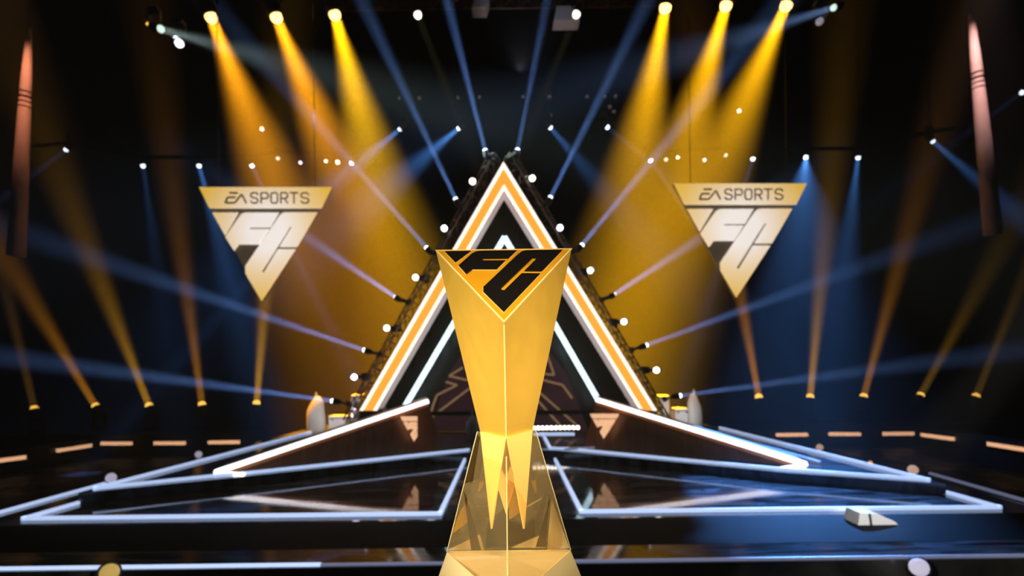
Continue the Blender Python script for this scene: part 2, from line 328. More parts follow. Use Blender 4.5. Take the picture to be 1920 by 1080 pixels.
# ================================================================ WING PANELS (sloping walls with white LED top edge)
def wing(tx, ty, bx, by, Yi, Yo, bl, sgn, side):
    a, b = at(tx, ty, Yi), at(bx, by, Yo)
    t = thing('stage_wing', (a.x, a.y, ZP), bl, 'stage panel', 'sloping wing panels with painted brown reflection')
    back = Vector((sgn*.1, .45, 0)); za = ZP
    inn = Vector((a.x-sgn*.22, a.y+.1, 0))
    P = [a-Vector((0, 0, .03)), b-Vector((0, 0, .03)), Vector((b.x, b.y, za)), Vector((inn.x, a.y, za))]
    MB().prism(P, back).build('panel', 'parapet', t)
    c = [a-Vector((0, 0, .028)), b-Vector((0, 0, .028)), b+Vector((0, 0, .004)), a+Vector((0, 0, .004))]
    # sloping cap
    up = Vector((0, 0, .03))
    MB().prism([a+Vector((0, .02, .03)), b+Vector((0, .02, .03)), b+back+Vector((0, 0, .03)), a+back+Vector((0, 0, .03))], (0, 0, -.058)).build('cap', 'cap', t)
    MB().bar(a+Vector((0, -.02, 0)), b+Vector((0, -.02, 0)), .05, .062).build('led_edge', 'led_white', t)
    MB().bar(a+Vector((0, -.012, -.06)), b+Vector((0, -.012, -.06)), .02, .05).build('copper_trim', mt, t)
    return t, a, b
mt = mat('copper_trim', (.5, .2, .08), .35, .6, emis=(.3, .1, .03), es=.5)  # emission added to the copper trim, which is no lamp
wing(803, 752, 405, 885, 8.4, 6.85, 'sloping wing panel with painted brown reflection left of the trophy, white LED along its top edge', -1, 'left')
wing(1118, 749, 1510, 870, 8.4, 6.85, 'sloping wing panel with painted brown reflection right of the trophy, white LED along its top edge', 1, 'right')
strip([at(405, 886, 6.8), at(455, 890, 6.72)], 'short white LED return at the low tip of the left wing panel', 'led_white', w=.04, group='white LED returns at the wing tips', lift=-.02)
strip([at(1510, 871, 6.8), at(1455, 881, 6.72)], 'short white LED return at the low tip of the right wing panel', 'led_white', w=.04, group='white LED returns at the wing tips', lift=-.02)

# ================================================================ BIG TRIANGLE ARCH
YT = 9.3
def A_(x, y): return at(x, y, YT)
arch = thing('triangle_arch', at(945, 800, YT), 'tall gold and white LED triangle arch standing behind the trophy', 'arch')
OL, OA, OR = (674, 770), (944, 303), (1232, 770)      # outer edge
# offset lines, measured inward along the face
def inset(d):
    # horizontal inset d px along each leg; apex drops by d*slope
    sl = (OL[1]-OA[1])/(OA[0]-OL[0]); sr = (OR[1]-OA[1])/(OR[0]-OA[0])
    ml = 1/sl; mr = 1/sr            # dx per dy
    # left line x = OA.x-ml*(y-OA.y)+d ; right x = OA.x+mr*(y-OA.y)-d
    dy = 2*d/(ml+mr); ax = OA[0]-ml*dy+d
    return (OL[0]+d, OL[1]), (ax, OA[1]+dy), (OR[0]-d, OR[1])
foot = 6
def band(d0, d1, m, name, depth=.06, y=0, zoff=0):
    a, b = inset(d0), inset(d1); off = Vector((0, depth, 0)); sh = Vector((0, y, 0))
    def q(p): return A_(*p)+sh
    MB().prism([q(a[0]), q(a[1]), q(b[1]), q(b[0])], off).prism([q(a[1]), q(a[2]), q(b[2]), q(b[1])], off).build(name, m, arch)
band(0, 7, 'led_tri', 'outer_led_band'); band(7, 25.5, 'led_amber', 'amber_face', .05, .01); band(25.5, 32, 'led_tri', 'inner_led_band')
band(0, 32, 'black', 'carcass', .36, .065)
band(32, 33.2, 'tri_side_glow', 'inner_reveal', .48, .0)
for x0, x1 in ((674, 712), (1194, 1232)):
    a, b = A_(x0, 768), A_(x1, 768); MB().box(((a.x+b.x)/2, YT+.3, (a.z+.12)/2), (b.x-a.x+.04, .4, a.z-.12)).build('plinth', 'black', arch)
# inner thin neon triangle
neon = thing('neon_triangle', at(945, 800, 10.1), 'thin cyan-white neon triangle standing inside the big arch', 'neon light')
NA = (946, 445)
def nseg(p, q_): return MB().bar(at(*p, 10.1), at(*q_, 10.1), .092)
nseg(NA, (757, 766)).build('neon_tube', 'led_cyan', neon); nseg(NA, (1131, 766)).build('neon_tube', 'led_cyan', neon)
MB().bar(at(757, 766, 10.2), Vector((at(757, 766, 10.2).x, 10.2, .12)), .08).build('post', 'black', neon); MB().bar(at(1131, 766, 10.2), Vector((at(1131, 766, 10.2).x, 10.2, .12)), .08).build('post', 'black', neon)
MB().bar(at(756, 776, 10.22), at(1131, 772, 10.22), .08).build('base_rail', 'black', neon)
# dark plum back panel with tan zigzag strips
YB = 10.62
bp = thing('back_panel', at(945, 830, YB), 'dark plum back panel with tan zigzag lines behind the trophy', 'stage panel')
MB().prism([at(842, 700, YB), at(1062, 700, YB), at(1104, 809, YB), at(803, 809, YB)], (0, .1, 0)).prism([at(880, 640, YB), at(1015, 640, YB), at(1062, 700, YB), at(842, 700, YB)], (0, .1, 0)).build('panel', 'backpanel', bp)
for Z in ([(868, 689), (842, 705), (873, 712), (900, 715)], [(836, 716), (857, 722), (819, 741), (812, 760), (806, 783), (804, 806)], [(905, 712), (878, 730), (808, 783)],
          [(1024, 660), (1030, 677), (1039, 703), (1021, 701)], [(1005, 710), (1020, 713), (1055, 722), (1073, 747)], [(1000, 726), (1014, 738), (1080, 796)], [(1000, 741), (1011, 754), (1050, 797)]):
    mb = MB()
    for p, q_ in zip(Z[:-1], Z[1:]): mb.bar(at(*p, YB-.03), at(*q_, YB-.03), .042)
    mb.build('zigzag_line', 'zigzag', bp)
iw = tag(MB().prism([at(944, 350, YT+1.45), Vector((3.15, YT+1.45, .122)), Vector((-3.15, YT+1.45, .122))], (0, .05, 0)).build('arch_backdrop', 'backdrop', origin=at(945, 600, YT+1.45)), 'dark brown triangular backdrop closing the inside of the big arch', 'backdrop')
# two rows of small lamps low behind the platform
rw = thing('lamp_batten', at(1042, 812, 9.4), 'batten of small bright white lamps low behind the right side of the trophy', 'light batten')
MB().bar(at(998, 802.6, 9.4)+Vector((0, .07, 0)), at(1086, 801.4, 9.4)+Vector((0, .07, 0)), .08).build('housing', 'black', rw)
for i in range(11):
    p = at(1001+i*8.2, 802.4-i*.1, 9.36); MB().lathe(p, (0, -.05, 0), [(0, .034), (.6, .034), (1, .02)], 10).build('lamp', 'lens_white', rw)
MB().bar(at(1000, 814.5, 9.2), at(1077, 814, 9.2), .05).build('lower_tube', 'led_blue', rw)
MB().bar(at(1077, 802, 9.45), at(1077, 824, 9.45), .03).build('post', 'black', rw); MB().bar(at(1003, 803, 9.45), at(1003, 824, 9.45), .03).build('post', 'black', rw)

# emblem shapes (pixel outlines in the photo's left sign, 3.856 zoom)
SO = (340, 320); SK = 3.856
PIECES = [[(228, 305), (415, 305), (318, 468)],
          [(432, 322), (455, 308), (470, 305), (707, 305), (643, 412), (497, 412), (492, 424), (636, 424), (565, 535), (418, 535), (385, 580), (322, 482)],
          [(716, 325), (735, 308), (755, 303), (985, 303), (839, 553), (712, 553), (802, 408), (788, 405), (583, 730), (598, 742), (702, 569), (828, 569), (583, 942), (467, 745), (467, 690)]]
BAND = [(133, 122), (1088, 122), (1014, 274), (208, 274)]
def letter(mb, segs, x0, w, h, T, width, dep):
    for pl_ in segs:
        for (ax, ay), (bx, by) in zip(pl_[:-1], pl_[1:]):
            a = T(x0+ax*w, ay*h); b = T(x0+bx*w, by*h); d = (b-a).normalized()*width*.35
            mb.bar(a-d, b+d, dep, width, up=Vector((0, 0, 1)) if abs((b-a).normalized().z) < .9 else Vector((1, 0, 0)))
c_ = .22
LET = {'S': [[(1, .2), (1-c_, 0), (c_, 0), (0, .16), (0, .34), (c_, .47), (1-c_, .53), (1, .66), (1, .84), (1-c_, 1), (c_, 1), (0, .8)]],
       'P': [[(0, 1), (0, 0), (1-c_, 0), (1, .14), (1, .42), (1-c_, .56), (0, .56)]],
       'O': [[(c_, 0), (1-c_, 0), (1, .16), (1, .84), (1-c_, 1), (c_, 1), (0, .84), (0, .16), (c_, 0)]],
       'R': [[(0, 1), (0, 0), (1-c_, 0), (1, .14), (1, .4), (1-c_, .54), (0, .54)], [(.5, .54), (1, 1)]],
       'T': [[(0, 0), (1, 0)], [(.5, 0), (.5, 1)]]}
def sign(ox, oy, sx, Y, label):
    def P(x, y, d=0): return at(ox+(x-133)*sx/SK, oy+(y-122)*sx/SK, Y-d)
    c = P(600, 420)
    t = thing('triangle_sign', c, label, 'sign', 'hanging triangular signs')
    # backing
    bk = [P(133, 122), P(1088, 122), P(583, 945)]
    MB().prism([p+Vector((0, .03, 0)) for p in bk], (0, .07, 0)).build('backing', 'sign_back', t, origin=c)
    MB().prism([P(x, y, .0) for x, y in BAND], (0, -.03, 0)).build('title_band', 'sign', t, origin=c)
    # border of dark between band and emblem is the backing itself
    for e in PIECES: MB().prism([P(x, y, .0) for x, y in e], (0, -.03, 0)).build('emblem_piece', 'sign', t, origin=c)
    T_ = lambda x, y: P(x, 160+y, .035)
    for ch, x0, w in (('S', 503, 50), ('P', 577, 50), ('O', 648, 48), ('R', 720, 48), ('T', 786, 56), ('S', 866, 54)):
        mb = MB(); letter(mb, LET[ch], x0, w, 74, T_, .028, .012); mb.build('letter', 'ink', t, origin=c)
    mb = MB()
    for a, b in (((348, 161), (408, 161)), ((335, 193), (392, 193)), ((318, 233), (385, 233)), ((335, 193), (318, 233))):
        mb.bar(P(*a, .035), P(*b, .035), .012, .036)
    mb.build('letter', 'ink', t, origin=c)
    mb = MB()
    for a, b in (((385, 233), (437, 170)), ((437, 170), (470, 235))): mb.bar(P(*a, .035), P(*b, .035), .012, .034)
    mb.build('letter', 'ink', t, origin=c)
    for x in (260, 960):
        a = P(x, 122)+Vector((0, .06, 0)); MB().bar(a, Vector((a.x, a.y, 14.9)), .012).build('hanging_cable', 'black', t, origin=c)
    return t
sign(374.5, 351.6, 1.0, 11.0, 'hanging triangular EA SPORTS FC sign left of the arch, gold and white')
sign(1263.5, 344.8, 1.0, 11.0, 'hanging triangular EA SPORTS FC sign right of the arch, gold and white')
# sign reflections on the wing panels, built as small glowing emblems
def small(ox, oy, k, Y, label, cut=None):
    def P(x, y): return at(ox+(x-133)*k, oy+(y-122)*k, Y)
    c = P(583, 400); t = thing('emblem_reflection', c, label, 'sign', 'painted emblem reflections on the wing panels')
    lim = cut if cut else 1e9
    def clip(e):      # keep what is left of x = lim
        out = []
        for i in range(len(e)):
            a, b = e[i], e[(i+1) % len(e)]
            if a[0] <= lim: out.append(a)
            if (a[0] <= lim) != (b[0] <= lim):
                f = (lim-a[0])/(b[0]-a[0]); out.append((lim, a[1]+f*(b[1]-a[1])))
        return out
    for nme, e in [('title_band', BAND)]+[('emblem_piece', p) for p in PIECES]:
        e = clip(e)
        if len(e) > 2: MB().prism([P(*p) for p in e], (0, .02, 0)).build(nme, 'sign_reflection', t, origin=c)
small(1106.5, 776, .0570, 8.02, 'small painted reflection of a triangular emblem low on the right wing panel')
small(750.5, 781, .0570, 8.02, 'small cropped painted reflection of a triangular emblem low on the left wing panel', cut=690)

# ================================================================ RIG: trusses
def truss(name, a, b, w, label, group=None, m='truss', n=None, th=.016, cat='truss'):
    a, b = Vector(a), Vector(b); d = (b-a); L = d.length; d.normalize()
    x = d.cross(Vector((0, 1, 0)))
    if x.length < .1: x = d.cross(Vector((0, 0, 1)))
    x.normalize(); y = d.cross(x).normalized()
    t = thing(name, a, label, cat, group); off = [x*w/2-y*w/3, -x*w/2-y*w/3, y*w*.6]
    for o in off: MB().tube(a+o, b+o, th, 6).build('chord', m, t)
    mb = MB(); n = n or max(2, int(L/(w*1.1)))
    for i in range(n):
        p0, p1 = a+d*L*i/n, a+d*L*(i+1)/n
        for j in range(3):
            o1, o2 = off[j], off[(j+1) % 3]
            mb.tube(p0+o1, p1+o2, th*.6, 5); mb.tube(p0+o1, p0+o2, th*.6, 5)
    mb.build('lacing', m, t); return t
YL = 9.62
truss('lattice_truss', at(928, 292, YL), at(652, 792, YL), .24, 'sloping lattice truss along the left leg of the arch, hung with lamps', 'lattice trusses beside the arch')
truss('lattice_truss', at(956, 292, YL), at(1248, 792, YL), .24, 'sloping lattice truss along the right leg of the arch, hung with lamps', 'lattice trusses beside the arch')
# ================================================================ lamps
CACHE = {}
def mesh_of(key, fn, m):
    if (key, m) not in CACHE:
        o = fn().build(key, m, smooth=False); CACHE[(key, m)] = o.data; bpy.data.objects.remove(o)
    return CACHE[(key, m)]
def f_base(): return MB().box((0, 0, -.55), (3.0, 2.4, 1.1))
def f_yoke():
    mb = MB(); mb.box((0, 0, .25), (3.6, 1.0, .5))
    for s in (-1, 1): mb.box((s*1.62, 0, 2.0), (.36, .95, 3.2))
    return mb
def f_head(): return MB().lathe((0, 0, 0), (0, 0, 1), [(-3.4, .7), (-3.1, 1.1), (-1.4, 1.36), (-.3, 1.3), (-.15, 1.2), (0, 1.18)], 14)
def f_lens(): return MB().lathe((0, 0, 0), (0, 0, 1), [(0, 1.0), (.35, 1.0), (.75, .88), (1.05, .6), (1.2, .2)], 14)
def part(key, fn, m, parent, loc, rot, sc_):
    o = bpy.data.objects.new(key, mesh_of(key, fn, m)); COL.objects.link(o); o.parent = parent
    o.rotation_mode = 'QUATERNION'; o.location = loc; o.rotation_quaternion = rot; o.scale = (sc_,)*3
    return o
def lamp(px, py, Y, tgt, r, lens, label, group, mount=(0, 0, 1), light=None, name='moving_head_lamp', cat='stage light', body='black', rod=False):
    """tgt = (px, py, Y) the beam points at; mount = direction from the lamp to what holds it; light = (colour, power, cone degrees, blend)"""
    L = at(px, py, Y); D = (at(*tgt)-L).normalized(); mt_ = Vector(mount).normalized()
    piv = L-D*r*1.9; base = piv+mt_*r*4.1
    t = thing(name, base, label, cat, group)
    q = (-mt_).to_track_quat('Z', 'Y')
    part('base', f_base, body, t, (0, 0, 0), q, r); part('yoke', f_yoke, body, t, (0, 0, 0), q, r)
    qd = D.to_track_quat('Z', 'Y')
    h = part('head', f_head, body, t, L-base, qd, r)
    part('lens', f_lens, lens, h, (0, 0, 0), Quaternion(), 1)
    if rod: MB().bar(base+Vector((0, 0, .02)), Vector((base.x, base.y, 15)), .012).build('hanging_rod', 'black', t)
    if light:
        col, pw, ang, bl = light
        if bl == 'flat': spot('beam_light', L+D*r*1.3, L+D*2, pw, col, ang, r*.55, .55, parent=t)
        else: beam('beam_light', L+D*r*1.25, D, pw, col, ang, r*.92, t)
    return t
BLUE = (.10, .34, 1); LAV = (.20, .40, 1); ORG = (1, .36, .008); YEL = (1, .46, .004); AMB = (1, .50, .03)
KB = 50
ordn = ['lowest', 'second from the floor', 'third from the floor', 'fourth from the floor', 'fifth from the floor', 'topmost']
lft = [((625, 752), (60, 676), 1.3, 3), ((685, 657), (200, 492, 11.6), 1.3, 3.2), ((743, 558), (570, 441, 12.6), 1.3, 3), ((801, 466), (662, 308), 1.0, 3), ((855, 375), (697, 40), 1.0, 3), ((910, 284), (838, 0), 1.0, 2.6)]
rgt = [((1273, 742), (1700, 685), .8, 3), ((1210, 648), (1560, 520, 11.2), .9, 3.2), ((1150, 553), (1320, 442, 12.6), 1.1, 3), ((1090, 461), (1330, 170), 1.3, 3.6), ((1031, 372), (1210, 10), 1.0, 3.2), ((970, 283), (1022, 20), .55, 2.4)]
for side, arr, mx in (('left', lft, 1), ('right', rgt, -1)):
    for i, (p, q, k, an) in enumerate(arr):
        lamp(*p, 9.5, q if len(q) == 3 else (*q, 10.4), .041, 'lens_blue', 'blue-white beam lamp on the %s arch truss, %s of its six' % (side, ordn[i]), 'beam lamps on the arch trusses', mount=(mx*.8, .5, -.25), light=(LAV, KB*k*2.3, an*1.6, .35))
lw = [(664, 707, 'lens_violet'), (725, 615, 'lens_white'), (779, 520, 'lens_white'), (833, 428, 'lens_violet'), (886, 340, 'lens_white')]
rw_ = [(1231, 694, 'lens_white'), (1170, 603, 'lens_violet'), (1107, 507, 'lens_violet'), (1050, 427, 'lens_violet'), (998, 334, 'lens_white')]
ord5 = ['lowest', 'second lowest', 'middle one', 'second highest', 'highest']
for side, arr, mx in (('left', lw, 1), ('right', rw_, -1)):
    for i, (x, y, l) in enumerate(arr):
        lamp(x, y, 9.5, (900, 700, 2), .055, l, 'white lamp facing out from the %s arch truss, %s of its five' % (side, ord5[i]), 'white lamps on the arch trusses', mount=(mx*.6, .8, 0), name='wash_lamp')
# the six hot amber wash beams under the front truss
AM = [(395, 30, (545, 420), ORG, 'first'), (517, 30, (668, 400), ORG, 'second'), (627, 25, (720, 380), (1, .50, .004), 'third'), (1248, 12, (1190, 330), YEL, 'first'), (1362, 8, (1268, 330), YEL, 'second'), (1475, 8, (1340, 320), YEL, 'third')]
for i, (x, y, t_, c, o) in enumerate(AM):
    side = 'left' if i < 3 else 'right'
    lamp(x, y, 12.0, (*t_, 12.3), .13, 'lens_orange', 'big amber wash lamp with a wide beam, %s from the left of the %s three' % (o, side), 'amber wash lamps on the front truss', light=(c, 5000, 27, .9))
for x, tx, l in ((783, 850, 'left'), (1081, 1010, 'right')):
    lamp(x, 26 if x > 1000 else 27, 12.0, (tx, 200, 11), .085, 'lens_white', 'pale yellow lamp above the arch apex, the %s one of the pair' % l, 'pale lamps above the arch', light=((1, .8, .3), 5, 5, .5))
# front truss
for Z0, Z1, Y0, lb, grp in ((60, 700, 12.15, 'horizontal ceiling truss above the left amber lamps', 'horizontal ceiling trusses'), (1180, 1560, 12.15, 'horizontal ceiling truss above the right amber lamps', 'horizontal ceiling trusses')):
    a = at(Z0, 0, Y0); b = at(Z1, 0, Y0); z = 10.46 if Z0 < 900 else 10.62; truss('ceiling_truss', (a.x, Y0, z), (b.x, Y0, z), .34, lb, grp, m='black')
a = at(640, -4, 13.5); b = at(1240, -4, 13.5); truss('ceiling_truss', (a.x, 13.5, 10.75), (b.x, 13.5, 10.75), .4, 'horizontal ceiling truss across the top above the arch', 'horizontal ceiling trusses')
# blue down lights on the upper rings
BD = [(125, 280, (40, 345), 4, .25, 'far left'), (268, 310, (285, 430), 7, .28, 'second from the left'), (373, 310, (425, 500), 10, 1.3, 'just above the left sign, at its left corner'), (472, 310, (540, 450), 4, .8, 'above the middle of the left sign'),
      (660, 305, (560, 420), 3, .8, 'right of the left sign'), (751, 241, (560, 400, 15.5), 13, 1.5, 'upper left of the arch, the outer one'), (861, 240, (700, 375, 15.2), 17, 1.9, 'upper left of the arch, the inner one'),
      (1031, 238, (1170, 400, 15.2), 15, .7, 'upper right of the arch, the inner one'), (1138, 238, (1250, 330), 7, .2, 'upper right of the arch, the outer one'), (1219, 300, (1290, 400), 3.5, .35, 'left of the right sign'),
      (1412, 297, (1380, 400), 4, .5, 'above the middle of the right sign'), (1511, 295, (1462, 925, 6.2), 13, 2.0, 'at the right corner of the right sign'), (1609, 295, (1590, 450), 11, 1.2, 'second from the right'), (1748, 264, (1860, 360), 9, 1.1, 'far right'),
      (1917, 173, (1800, 260), 5, .1, 'at the right edge of the picture')]
for x, y, t_, an, k, l in BD:
    lamp(x, y, 14.0, t_ if len(t_) == 3 else (*t_, 13.7), .056, 'lens_blue', 'small hanging blue-white beam lamp, '+l, 'hanging blue beam lamps', light=(BLUE, 14*k*an*1.7, an*1.5, .6), rod=True)
# truss arcs that carry them
def arc(P, Y, label):
    t = thing('curved_truss', at(*P[0], Y), label, 'truss', 'curved trusses over the stage')
    for o in (0, 1):
        mb = MB()
        for a, b in zip(P[:-1], P[1:]):
            h = Vector((0, .15*o, .14+.1*o)); mb.bar(at(*a, Y)+h, at(*b, Y)+h, .045)
        mb.build('rail', 'hall', t)
    for a in (P[1], P[-2]):
        q = at(*a, Y); MB().bar(q+Vector((0, .05, .2)), Vector((q.x, q.y+.05, 14.9)), .012).build('hanging_cable', 'black', t)
arc([(60, 285), (125, 279), (200, 295), (268, 306), (373, 306), (472, 303), (521, 296), (590, 297), (660, 301)], 14.1, 'curved truss carrying lamps above the left sign')
arc([(735, 238), (751, 237), (861, 236), (880, 237)], 14.1, 'short truss carrying two beam lamps upper left of the arch')
arc([(1015, 235), (1031, 234), (1138, 234), (1155, 235)], 14.1, 'short truss carrying two beam lamps upper right of the arch')
arc([(1219, 296), (1250, 295), (1321, 292), (1360, 289), (1412, 293), (1511, 290), (1609, 290), (1748, 259), (1800, 250)], 14.1, 'curved truss carrying lamps above the right sign')
for x, y, r, l, w in ((521, 297, .055, 'lens_green', 'fourth from the right on the left arc'), (563, 305, .045, 'lens_violet', 'third from the right on the left arc'), (611, 302, .045, 'lens_white', 'second from the right on the left arc'), (633, 304, .06, 'lens_white', 'rightmost on the left arc'),
                   (491, 242, .055, 'lens_white', 'high in the left amber beam'), (1386, 208, .055, 'lens_violet', 'high in the right amber beam'), (1249, 299, .055, 'lens_green', 'leftmost on the right arc'), (1271, 295, .045, 'lens_white', 'second from the left on the right arc'),
                   (1321, 300, .045, 'lens_violet', 'third from the left on the right arc'), (1361, 291, .05, 'lens_green', 'fourth from the left on the right arc')):
    lamp(x, y, 14.0, (930, 640, 3), r*.9, l, 'small white dot lamp, '+w, 'small white lamps on the curved trusses', name='small_lamp', body='hall', rod='high' in w)
# faint lamps in the dark behind
for k, (x, y) in enumerate(((749, 184), (786, 184), (859, 183), (899, 182), (981, 181), (1030, 181), (1101, 181), (1134, 181), (1154, 180), (1032, 216), (1143, 200), (1151, 209))):
    lab = 'tiny faint lamp in the far row above the arch, %s from the left' % ['first', 'second', 'third', 'fourth', 'fifth', 'sixth', 'seventh', 'eighth', 'ninth'][k] if k < 9 else ['tiny faint lamp hanging alone under the far row', 'tiny faint lamp just under the right end of the far row', 'tiny faint lamp lowest under the right end of the far row'][k-9]
    lamp(x, y, 17, (945, 640, 3), .05, 'lens_faint', lab, 'tiny faint lamps far behind', name='small_lamp', body='hall', rod=True)
a, b = at(735, 178, 17.2), at(1165, 176, 17.2); a.y = b.y = 17.05; truss('ceiling_truss', a+Vector((0, 0, .36)), b+Vector((0, 0, .36)), .3, 'far truss carrying the row of tiny faint lamps', 'horizontal ceiling trusses', m='black')
# corner lamps near the top
lamp(300, 54, 10.5, (520, 118, 10), .07, 'lens_green', 'white spot lamp near the upper left corner with a grey beam', 'side spot lamps', rod=True, light=((.45, .62, .6), 190, 14, .6))
lamp(336, 81, 10.5, (800, 700, 3), .08, 'lens_violet', 'violet-white lamp just below the upper left spot lamp', 'side spot lamps', rod=True)
lamp(277, 45, 10.5, (800, 700, 3), .03, 'lens_yellow', 'tiny amber lamp left of the upper left spot lamp', 'side spot lamps', rod=True, name='small_lamp')
lamp(1564, 14, 10.5, (1380, 72, 10), .06, 'lens_green', 'white spot lamp near the upper right corner with a blue beam', 'side spot lamps', rod=True, light=((.25, .45, .9), 150, 12, .6))
lamp(1537, 40, 10.5, (1100, 700, 3), .07, 'lens_soft', 'violet-white lamp just below the upper right spot lamp', 'side spot lamps', rod=True)
# ================================================================ audience rail with floor lamps and peach LED bars
def rail(P, label, h=.45, z1=.0):
    t = thing('arena_barrier', (P[0][0], P[0][1], -1), label, 'barrier', 'black barriers round the hall floor')
    mb = MB(); cp = MB()
    for a, b in zip(P[:-1], P[1:]):
        mb.prism([Vector((a[0], a[1], -1)), Vector((b[0], b[1], -1)), Vector((b[0], b[1], z1)), Vector((a[0], a[1], z1))], (0, .25, 0))
    mb.build('wall', 'black', t); return t
YR = 15.0
zl = at(280, 764, YR).z-.73; zr = at(1619, 747, YR).z-.73; zt = min(zl, zr)
rail([(-15, YR), (-4.2, YR)], 'black barrier wall left of the stage under the amber uplights', z1=zt)
rail([(4.2, YR), (15, YR)], 'black barrier wall right of the stage under the amber uplights', z1=zt)
UP = [((65, 768), (25, 600), .15, 4, (1, .45, .05)), ((180, 763), (10, 480), .8, 6, ORG), ((280, 762), (120, 350), .9, 6.5, YEL), ((379, 760), (328, 380), .6, 5.5, ORG), ((481, 758), (500, 520), 1.0, 6, YEL),
      ((1423, 746), (1378, 500), .8, 5.5, ORG), ((1519, 746), (1543, 480), .9, 6, YEL), ((1619, 745), (1690, 480), .6, 5.5, ORG), ((1725, 743), (1835, 540), .25, 6, AMB), ((1829, 745), (1900, 570), .15, 4, AMB)]
for i, (p, t_, k, an, c) in enumerate(UP):
    side = 'left' if i < 5 else 'right'; o = ['first', 'second', 'third', 'fourth', 'fifth'][i % 5]
    lamp(*p, YR+.1, (*t_, YR+.6), .10, 'lens_yellow', 'amber uplight on the %s barrier, %s of its five from the left' % (side, o), 'amber uplights on the barriers', mount=(0, 0, -1), light=(c, 640*k, an*1.6, .5), name='uplight')
zd = at(248, 831, YR-.05).z
def bar(a, b, Y0, Y1, label):
    A, B = at(*a, Y0), at(*b, Y1); t = thing('led_bar', A, label, 'light bar', 'peach LED bars round the hall floor')
    MB().bar(A, B, .07, .09).build('diffuser', 'led_peach', t); MB().bar(A+Vector((0, .06, 0)), B+Vector((0, .06, 0)), .06, .13).build('housing', 'black', t)
    return t
def zY(x, y, z): return fl(x, y, z).y
zb = -.62
bar((190, 831.5), (247, 831.5), YR-.1, YR-.1, 'peach LED bar on the left barrier, the first level one from the left'); bar((289, 831), (347, 831), YR-.1, YR-.1, 'peach LED bar on the left barrier, the second level one from the left'); bar((391, 829.5), (449, 829), YR-.1, YR-.1, 'peach LED bar on the left barrier, the one nearest the stage')
bar((107, 845), (171, 835), zY(107, 845, zb), zY(171, 835, zb), 'slanted peach LED bar on the left side wall, the longer one'); bar((-20, 866), (48, 857), zY(-20, 866, zb), zY(48, 857, zb), 'slanted peach LED bar cut by the left edge of the picture')
bar((1456, 815.5), (1514, 815), YR-.1, YR-.1, 'peach LED bar on the right barrier, the one nearest the stage'); bar((1555, 814), (1613, 814), YR-.1, YR-.1, 'peach LED bar on the right barrier, the second from the stage'); bar((1656, 813.5), (1713, 813), YR-.1, YR-.1, 'peach LED bar on the right barrier, the third from the stage')
bar((1728, 815), (1788, 823), zY(1728, 815, -.5), zY(1788, 823, -.5), 'slanted peach LED bar on the right side wall, the farther one'); bar((1853, 832), (1930, 844), zY(1853, 832, -.5), zY(1930, 844, -.5), 'slanted peach LED bar cut by the right edge of the picture')
def sidewall(P, label, top):
    t = thing('arena_barrier', (P[0].x, P[0].y, -1), label, 'barrier', 'black barriers round the hall floor')
    a, b = P; sx = .15 if a.x > 0 else -.15
    MB().prism([Vector((a.x, a.y, -1)), Vector((b.x, b.y, -1)), Vector((b.x, b.y, top)), Vector((a.x, a.y, top))], (sx, .1, 0)).build('wall', 'black', t)
a = fl(-20, 866, zb); b = fl(171, 835, zb); a.x -= .1; b.x -= .1; sidewall((a, b), 'black side barrier left of the stage carrying slanted LED bars', -.45)
a = fl(1930, 844, -.5); b = fl(1728, 815, -.5); a.x += .1; b.x += .1; sidewall((a, b), 'black side barrier right of the stage carrying slanted LED bars', -.33)

# ================================================================ equipment beside the arch
def cover(x, y0, y1, w, Y, label):
    top, bot = at(x, y0, Y), at(x, y1, Y); h = top.z-max(bot.z, .0); k = w/1000*Y/2
    t = thing('covered_equipment', (bot.x, Y, max(bot.z, 0)), label, 'covered equipment', 'grey covered gear beside the arch')
    mb = MB(); n = 14; prof = [(0, 1.0), (.15, .98), (.4, 1.0), (.62, .92), (.8, .72), (.93, .45), (1, .2)]
    random.seed(int(x))
    for j, (f, r) in enumerate(prof):
        for i in range(n):
            a = 2*math.pi*i/n; rr = r*k*(1+.10*math.sin(3*a+x)+random.uniform(-.05, .05))
            mb.v.append(Vector((bot.x+rr*math.cos(a)+(.15*k if j > 3 else 0)*(1 if x < 945 else -1), Y+rr*.7*math.sin(a), max(bot.z, 0)+h*f)))
    for j in range(len(prof)-1):
        for i in range(n): mb.f.append((j*n+i, j*n+(i+1) % n, (j+1)*n+(i+1) % n, (j+1)*n+i))
    mb.f.append(tuple(range(n))[::-1]); mb.f.append(tuple((len(prof)-1)*n+i for i in range(n)))
    mb.build('cover', 'grey', t, smooth=True)
    MB().lathe((bot.x, Y, max(bot.z, 0)+h*.99), (0, 0, .1), [(0, .03), (1, .012)], 8).build('top_knot', 'grey', t); return t
cover(594, 743, 812, 34, 11.0, 'tall grey cloth-covered stand left of the arch foot')
cover(1302, 738, 812, 28, 11.0, 'tall grey cloth-covered stand right of the arch foot')
def case(x0, y0, x1, y1, Y, label, m='case', d=.3):
    a, b = at(x0, y0, Y), at(x1, y1, Y); zb_ = 0
    t = thing('equipment_case', ((a.x+b.x)/2, Y+d/2, zb_), label, 'case', 'pale cases beside the arch')
    MB().box(((a.x+b.x)/2, Y+d/2, (a.z+zb_)/2), (b.x-a.x, d, a.z-zb_)).build('body', m, t, bevel=.015)
    MB().box(((a.x+b.x)/2, Y+d/2, a.z-.05), (b.x-a.x+.02, d+.02, .015)).build('lid_band', 'black', t)
    for f in (.2, .8): MB().box((a.x+(b.x-a.x)*f, Y-.012, a.z-.07), (.03, .02, .05)).build('latch', 'black', t)
